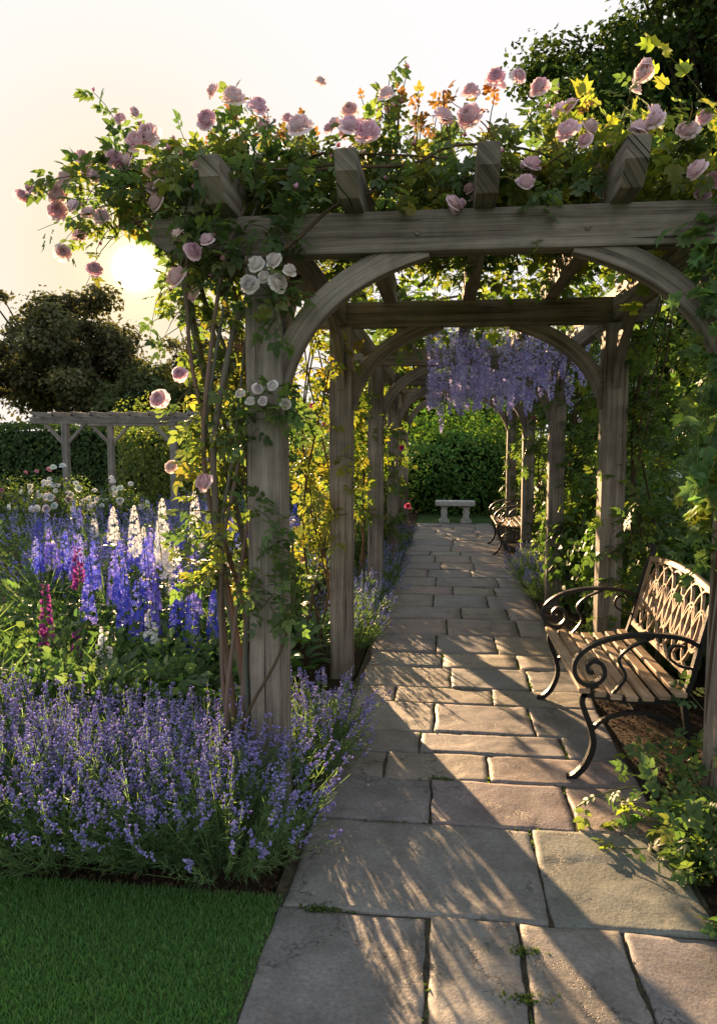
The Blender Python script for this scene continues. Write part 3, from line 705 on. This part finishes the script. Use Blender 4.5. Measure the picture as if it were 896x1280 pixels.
# ------------------------------------------------------------------ border plants
def lavender(name,centres,nst,Lr=(.36,.54),rad=.14,colf=(.31,.28,.62),dens=1.0,fs=.0125):
    st=VB();fl=VB();r=empty(name)
    for cx,cy in centres:
        n=nst;a=rng.uniform(0,6.28,n);q=np.sqrt(rng.random(n));tilt=q*.95
        P=np.stack([cx+np.cos(a)*q*rad,cy+np.sin(a)*q*rad,np.full(n,.01)],1)
        D=np.stack([np.cos(a)*np.sin(tilt),np.sin(a)*np.sin(tilt),np.cos(tilt)],1)+rng.normal(size=(n,3))*.09;D=nrm(D)
        ln=rng.uniform(Lr[0],Lr[1],n);R=frames(D,np.tile([0,0,1.],(n,1))+rvec(n)*.15)
        st.add(STEM,P,R,np.stack([np.full(n,.003),ln,ln],1),cvar((.11,.17,.085),n,.25))
        st.add(STEM,P,frames(D,rvec(n)),np.stack([np.full(n,.003),ln*.9,ln*.2],1),cvar((.11,.17,.085),n,.25))
        def at(s,idx): return P[idx]+np.einsum('nij,nj->ni',R[idx],np.stack([np.zeros(len(idx)),s,.12*s*s],1)*ln[idx][:,None])
        k=int(26*dens);idx=np.repeat(np.arange(n),k);s=rng.uniform(.15,.8,len(idx))
        pos=at(s,idx);d=D[idx]*.9+rvec(len(idx))*.8
        st.add(NARROW,pos,frames(d,rvec(len(idx))),np.stack([np.full(len(idx),.035),rng.uniform(.03,.06,len(idx)),np.full(len(idx),.03)],1),cvar((.10,.175,.085),len(idx),.3,(.17,.23,.11),.3))
        k=int(13*dens);idx=np.repeat(np.arange(n),k)
        w=rng.integers(0,5,len(idx))/5.;s=.84+.17*w+rng.normal(0,.006,len(idx))
        pos=at(s,idx)+rng.normal(size=(len(idx),3))*.0045
        ct=cvar(colf,len(idx),.3,(.46,.43,.70),.4)
        fl.add(FLOR,pos,frames(D[idx]+rvec(len(idx))*.8,rvec(len(idx))),fs*rng.uniform(.6,1.2,len(idx)),ct)
    st.build('stems_and_leaves',M_leaf,r);fl.build('flower_spikes',M_petal,r)
lavender('lavender_bush',[(-.82,2.60),(-1.12,2.62),(-1.45,2.58),(-1.8,2.60),(-2.15,2.64),(-.98,2.93),(-1.32,2.97),(-1.7,3.0),(-2.1,3.08),(-2.5,3.13)],190)
lavender('lavender_bush',[(-.63,3.42),(-.66,3.75)],110,(.26,.42),.08)
lavender('catmint',[(-.72,5.6),(-.75,6.2),(-.72,6.9),(-.74,7.9),(-.72,8.8),(-.75,10.2),(1.0,8.3),(1.05,9.1),(1.02,7.6),(-.74,11.6)],90,(.25,.42),.1,(.30,.33,.62),.8,.014)
cen=[]
for k in range(100):
    y=random.uniform(6.2,14.5);x=random.uniform(-.62*y,-1.4);cen.append((x,y))
lavender('lavender_drift',cen,42,(.4,.66),.22,(.34,.33,.74),.5,.024)
bed=VB()
for k in range(640):
    y=3.4+random.random()**1.4*11;x=random.uniform(-.66*y-.4,-1.15);hgt=random.uniform(.3,.55)
    if y<4.0 and x>-1.3: continue
    c=random.choice([(.065,.12,.045),(.06,.115,.05),(.07,.125,.055),(.075,.12,.075)])
    n=70;a=rng.uniform(0,6.28,n);q=rng.random(n);P=np.stack([x+np.cos(a)*q*.16,y+np.sin(a)*q*.16,rng.uniform(0,hgt*.9,n)],1)
    D=np.stack([np.cos(a)*.6,np.sin(a)*.6,rng.uniform(.0,1.1,n)],1)
    if k%6==0: bed.add(NARROW,P,frames(D,rvec(n)),np.stack([np.full(n,.07),rng.uniform(.4,.8,n)*hgt*.7,np.full(n,.06)],1),cvar(c,n,.3,(.12,.17,.08),.3))
    else: bed.add(LEAF8 if y<7 else LEAF4,P,frames(D,rvec(n)+np.array([0,0,.8])),rng.uniform(.03,.08,n),cvar(c,n,.3,(.12,.17,.07),.3))
for (x,y) in((-1.45,3.75),(-1.75,3.85),(-1.2,3.7),(-2.1,3.8),(-2.5,3.9),(-1.0,4.3),(-1.5,4.4),(-.95,4.75),(-.9,5.2)):
    n=38;a=rng.uniform(0,6.28,n);P=np.stack([x+np.cos(a)*.06,y+np.sin(a)*.06,rng.uniform(.05,.34,n)],1)
    D=np.stack([np.cos(a),np.sin(a),rng.uniform(.1,1.1,n)],1);bed.add(LEAF8,P,frames(D,np.tile([0,0,1.],(n,1))),rng.uniform(.1,.17,n),cvar((.08,.15,.055),n,.25))
bed.build('border_foliage',M_leaf)
def spire(fb,sb,x,y,z0,z1,col,kind='d',r0=.048,alt=None,fsz=.027):
    tube(sb,[(x,y,0),(x+random.gauss(0,.01),y,z0),(x+random.gauss(0,.015),y,z1)],.006,.003,(.08,.13,.04),5)
    ln=z1-z0
    if kind=='d':
        n=int(ln/.4*105);t=rng.random(n);a=rng.uniform(0,6.28,n);r=r0*(1-t)**.5+.004
        P=np.stack([x+np.cos(a)*r,y+np.sin(a)*r,z0+t*ln],1);Nn=np.stack([np.cos(a),np.sin(a),rng.uniform(-.2,.5,n)],1)
        D=np.cross(Nn,rvec(n));fb.add(FL5,P,frames(D,Nn),(fsz*(1-.6*t))*rng.uniform(.8,1.2,n),cvar(col,n,.25,alt,.5 if alt else 0))
    else:
        n=int(ln/.4*44);t=np.linspace(0,1,n);a=rng.uniform(-2.6,2.6,n)-1.57
        P=np.stack([x+np.cos(a)*.008,y+np.sin(a)*.008,z0+t*ln],1);D=np.stack([np.cos(a),np.sin(a),-.55+t*.7],1)
        fb.add(BELL,P,frames(D,rvec(n)),.045*(1-.62*t),cvar(col,n,.2))
    k=26;a=rng.uniform(0,6.28,k);P=np.stack([np.full(k,x),np.full(k,y),rng.uniform(.02,z0,k)],1);D=np.stack([np.cos(a),np.sin(a),rng.uniform(-.1,.8,k)],1)
    sb.add(LEAF8,P,frames(D,np.tile([0,0,1.],(k,1))),rng.uniform(.06,.14,k),cvar((.065,.12,.045),k,.3))
def group(name,lst,kind,alt=None,**kw):
    r=empty(name);f=VB();s=VB()
    for (x,y,z0,z1,c) in lst: spire(f,s,x,y,z0,z1,c,kind,alt=alt,**kw)
    s.build('stems_and_leaves',M_leaf,r);f.build('flowers',M_petal,r)
BL=(.10,.12,.66);VI=(.19,.16,.64);WH=(.85,.85,.84);MG=(.32,.07,.28)
group('delphinium',[(-2.12,4.6,.5,.96,BL),(-2.05,4.5,.38,.8,BL),(-1.9,4.6,.48,.88,VI),(-1.92,4.4,.35,.74,BL),(-1.68,4.45,.4,.82,BL),(-1.62,4.6,.45,.76,VI),(-1.55,4.35,.3,.64,BL),(-2.25,4.8,.5,.87,VI),(-2.3,4.5,.45,.72,BL),(-1.75,4.7,.52,.8,VI),(-1.5,4.7,.4,.72,BL),(-1.8,4.35,.3,.68,VI),(-2.0,4.75,.55,.97,BL),(-1.45,4.5,.35,.7,BL),(-2.7,5.4,.45,.85,BL),(-2.95,5.6,.5,.88,VI),(-3.2,5.9,.5,.85,BL),(-2.6,5.9,.55,.9,BL),(-3.45,6.1,.5,.86,VI),(-2.35,5.7,.55,.92,VI),(-2.15,5.3,.55,.95,BL)],'d',(.32,.30,.82))
group('white_delphinium',[(-1.88,4.72,.72,1.14,WH),(-2.02,5.1,.78,1.2,WH),(-1.6,5.1,.7,1.14,(.8,.74,.6)),(-1.78,4.72,.6,.92,WH),(-2.45,5.6,.72,1.1,WH),(-3.0,6.4,.7,1.02,WH),(-1.95,5.6,.8,1.22,WH)],'d')
group('foxglove',[(-2.42,4.2,.3,.74,MG),(-2.62,5.0,.58,.85,MG),(-2.25,4.25,.22,.45,MG)],'f')
group('white_snapdragon',[(-1.95,4.0,.3,.54,WH),(-1.76,4.22,.4,.6,WH),(-2.0,4.05,.3,.44,WH)],'f')
lst=[]
for k in range(60):
    y=random.uniform(5.4,12);x=random.uniform(-.62*y,-1.5);z=random.uniform(.58,.82);lst.append((x,y,z-.28,z,random.choice([BL,VI,BL,(.30,.32,.76),(.30,.32,.76),WH])))
group('mixed_flower_spires',lst,'d',r0=.036,fsz=.022)
def flower_bush(name,c,r,nb,col,nleaf=1500,size=.06,bs=.045):
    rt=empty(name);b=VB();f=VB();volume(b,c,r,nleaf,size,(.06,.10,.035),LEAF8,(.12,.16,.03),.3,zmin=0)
    d,s=blob_dirs(nb,c[0]);d[:,2]=np.abs(d[:,2]);d[:,1]=-np.abs(d[:,1])*.8
    P=np.array(c)+d*np.array(r)*s[:,None]*1.03;Z=nrm(d+rvec(nb)*.3);X=nrm(np.cross(Z,rvec(nb)));R=np.stack([X,np.cross(Z,X),Z],2)
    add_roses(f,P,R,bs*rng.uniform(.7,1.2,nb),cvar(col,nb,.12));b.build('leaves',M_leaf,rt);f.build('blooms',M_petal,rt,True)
flower_bush('white_rose_bush',(-6.0,11.0,.6),(.6,.5,.5),34,(.88,.88,.84),bs=.06)
flower_bush('white_rose_bush',(-5.2,11.4,.5),(.5,.5,.45),20,(.88,.88,.84),bs=.055)
flower_bush('pink_rose_bush',(-7.4,12,.6),(.9,.5,.5),24,(.7,.35,.45),bs=.05)
flower_bush('peach_rose_bush',(-1.35,5.7,.5),(.3,.35,.45),8,(.8,.55,.35),bs=.035)
flower_bush('white_rose_bush',(2.15,6.6,.75),(.5,.7,.6),7,(.8,.79,.76),2600,.07,.05)
for i,(c,r,n,s,cl) in enumerate([((1.45,5.6,.55),(.42,.7,.75),4200,.085,(.065,.125,.035)),((1.75,7.0,.6),(.6,.9,.8),4500,.09,(.07,.13,.035)),((2.6,5.6,.7),(.8,1.1,.9),5000,.09,(.055,.10,.03)),((1.6,9.2,.5),(.5,1,.7),3500,.09,(.06,.115,.03)),((3.0,8.5,.9),(1.1,1.6,1.2),6500,.1,(.05,.1,.03)),((1.9,11.5,.7),(.7,1.2,.9),3500,.1,(.06,.11,.03)),((2.0,4.2,.45),(.5,.7,.55),3500,.07,(.055,.1,.03)),((4.4,10.5,1.3),(1.2,1.5,1.6),6000,.11,(.045,.085,.026))]):
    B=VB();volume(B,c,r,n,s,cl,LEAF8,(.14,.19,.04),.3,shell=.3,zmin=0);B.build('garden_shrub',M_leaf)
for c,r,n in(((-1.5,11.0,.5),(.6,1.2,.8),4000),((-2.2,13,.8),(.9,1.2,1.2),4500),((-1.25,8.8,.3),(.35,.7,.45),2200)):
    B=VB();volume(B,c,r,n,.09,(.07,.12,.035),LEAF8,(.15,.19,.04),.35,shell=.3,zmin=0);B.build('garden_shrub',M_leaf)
def cane_bush(name,cx,cy,k,Lr,size,col,alt,lean=(0,0)):
    r=empty(name);s=VB();l=VB();L=Leaves()
    for i in range(k):
        a=random.random()*6.28;p=cane_pts((cx+random.gauss(0,.05),cy+random.gauss(0,.06),0),(math.cos(a)*.7+lean[0],math.sin(a)*.7+lean[1],1),random.uniform(*Lr),random.uniform(.6,1.8),9)
        tube(s,p,.005,.002,(.09,.11,.04),5);L.along(p,random.randint(9,15),.25)
    L.emit(l,COMP,size,col,alt,.3);s.build('canes',M_bark,r,True);l.build('leaves',M_leaf,r)
cane_bush('rose_bush',1.12,2.72,30,(.3,.6),.09,(.07,.125,.045),(.15,.18,.04),(-.15,-.1))
cane_bush('rose_bush',1.16,2.35,24,(.25,.45),.09,(.07,.125,.045),(.15,.18,.04),(-.15,0))
cane_bush('rose_bush',1.3,3.15,26,(.4,.8),.09,(.065,.12,.045),(.15,.18,.04),(-.1,0))
cane_bush('rose_bush',1.13,1.9,16,(.15,.32),.08,(.07,.125,.045),(.15,.18,.04))
# ------------------------------------------------------------------ light
AZ=math.radians(-23.1);EL=math.radians(12.4)
sd=V((math.sin(AZ)*math.cos(EL),math.cos(AZ)*math.cos(EL),math.sin(EL)))
sun=bpy.data.lights.new('sun','SUN');sun.energy=21.0;sun.angle=math.radians(.5);sun.color=(1,.64,.34)
so=link(bpy.data.objects.new('sun',sun));so.rotation_euler=(-sd).to_track_quat('-Z','Y').to_euler();so.location=(-10,20,8)
w=bpy.data.worlds.new('World');scene.world=w;w.use_nodes=True;nt=w.node_tree;nt.nodes.clear();LK=nt.links
sky=N(nt,'ShaderNodeTexSky');sky.sky_type='NISHITA';sky.sun_disc=False;sky.sun_elevation=EL;sky.sun_rotation=AZ;sky.air_density=1.0;sky.dust_density=2.0;sky.ozone_density=1.0
hs=N(nt,'ShaderNodeHueSaturation');hs.inputs['Saturation'].default_value=.5;LK.new(sky.outputs[0],hs.inputs['Color'])
SK=.48
vm=N(nt,'ShaderNodeVectorMath',operation='MULTIPLY');vm.inputs[1].default_value=(1.0*SK,.985*SK,.99*SK);LK.new(hs.outputs[0],vm.inputs[0])
tc=N(nt,'ShaderNodeTexCoord');dot=N(nt,'ShaderNodeVectorMath',operation='DOT_PRODUCT');dot.inputs[1].default_value=tuple(sd);LK.new(tc.outputs['Generated'],dot.inputs[0])
mx=N(nt,'ShaderNodeMath',operation='MAXIMUM');mx.inputs[1].default_value=0;LK.new(dot.outputs['Value'],mx.inputs[0])
pc=N(nt,'ShaderNodeMath',operation='POWER');pc.inputs[1].default_value=45;LK.new(mx.outputs[0],pc.inputs[0])
cap=N(nt,'ShaderNodeMix',data_type='RGBA');LK.new(pc.outputs[0],cap.inputs[0]);cap.inputs[6].default_value=(1.02,.985,.985,1);cap.inputs[7].default_value=(1.06,.87,.60,1)
mnv=N(nt,'ShaderNodeVectorMath',operation='MINIMUM');LK.new(vm.outputs[0],mnv.inputs[0]);LK.new(cap.outputs[2],mnv.inputs[1])
bg=N(nt,'ShaderNodeBackground');bg.inputs[1].default_value=1.0;LK.new(mnv.outputs[0],bg.inputs[0])
def term(p,s,col):
    pw=N(nt,'ShaderNodeMath',operation='POWER');pw.inputs[1].default_value=p;LK.new(mx.outputs[0],pw.inputs[0])
    ml=N(nt,'ShaderNodeMath',operation='MULTIPLY');ml.inputs[1].default_value=s;LK.new(pw.outputs[0],ml.inputs[0])
    b=N(nt,'ShaderNodeBackground');b.inputs[0].default_value=(*col,1);LK.new(ml.outputs[0],b.inputs[1]);return b
a1=N(nt,'ShaderNodeAddShader');a2=N(nt,'ShaderNodeAddShader')
LK.new(bg.outputs[0],a1.inputs[0]);LK.new(term(14000,40,(1,.95,.85)).outputs[0],a1.inputs[1])
LK.new(a1.outputs[0],a2.inputs[0]);LK.new(term(1200,.8,(1,.8,.3)).outputs[0],a2.inputs[1])
wo=N(nt,'ShaderNodeOutputWorld');LK.new(a2.outputs[0],wo.inputs[0])
# ------------------------------------------------------------------ camera
cam=bpy.data.cameras.new('camera');cam.sensor_fit='VERTICAL';cam.sensor_height=36;cam.lens=26;cam.clip_end=2000;cam.clip_start=.05
co=link(bpy.data.objects.new('camera',cam));co.location=(0,0,1.6);co.rotation_euler=(math.radians(84.7),0,math.radians(6.7))
scene.camera=co
scene.view_settings.view_transform='Standard';scene.view_settings.look='None';scene.view_settings.exposure=0
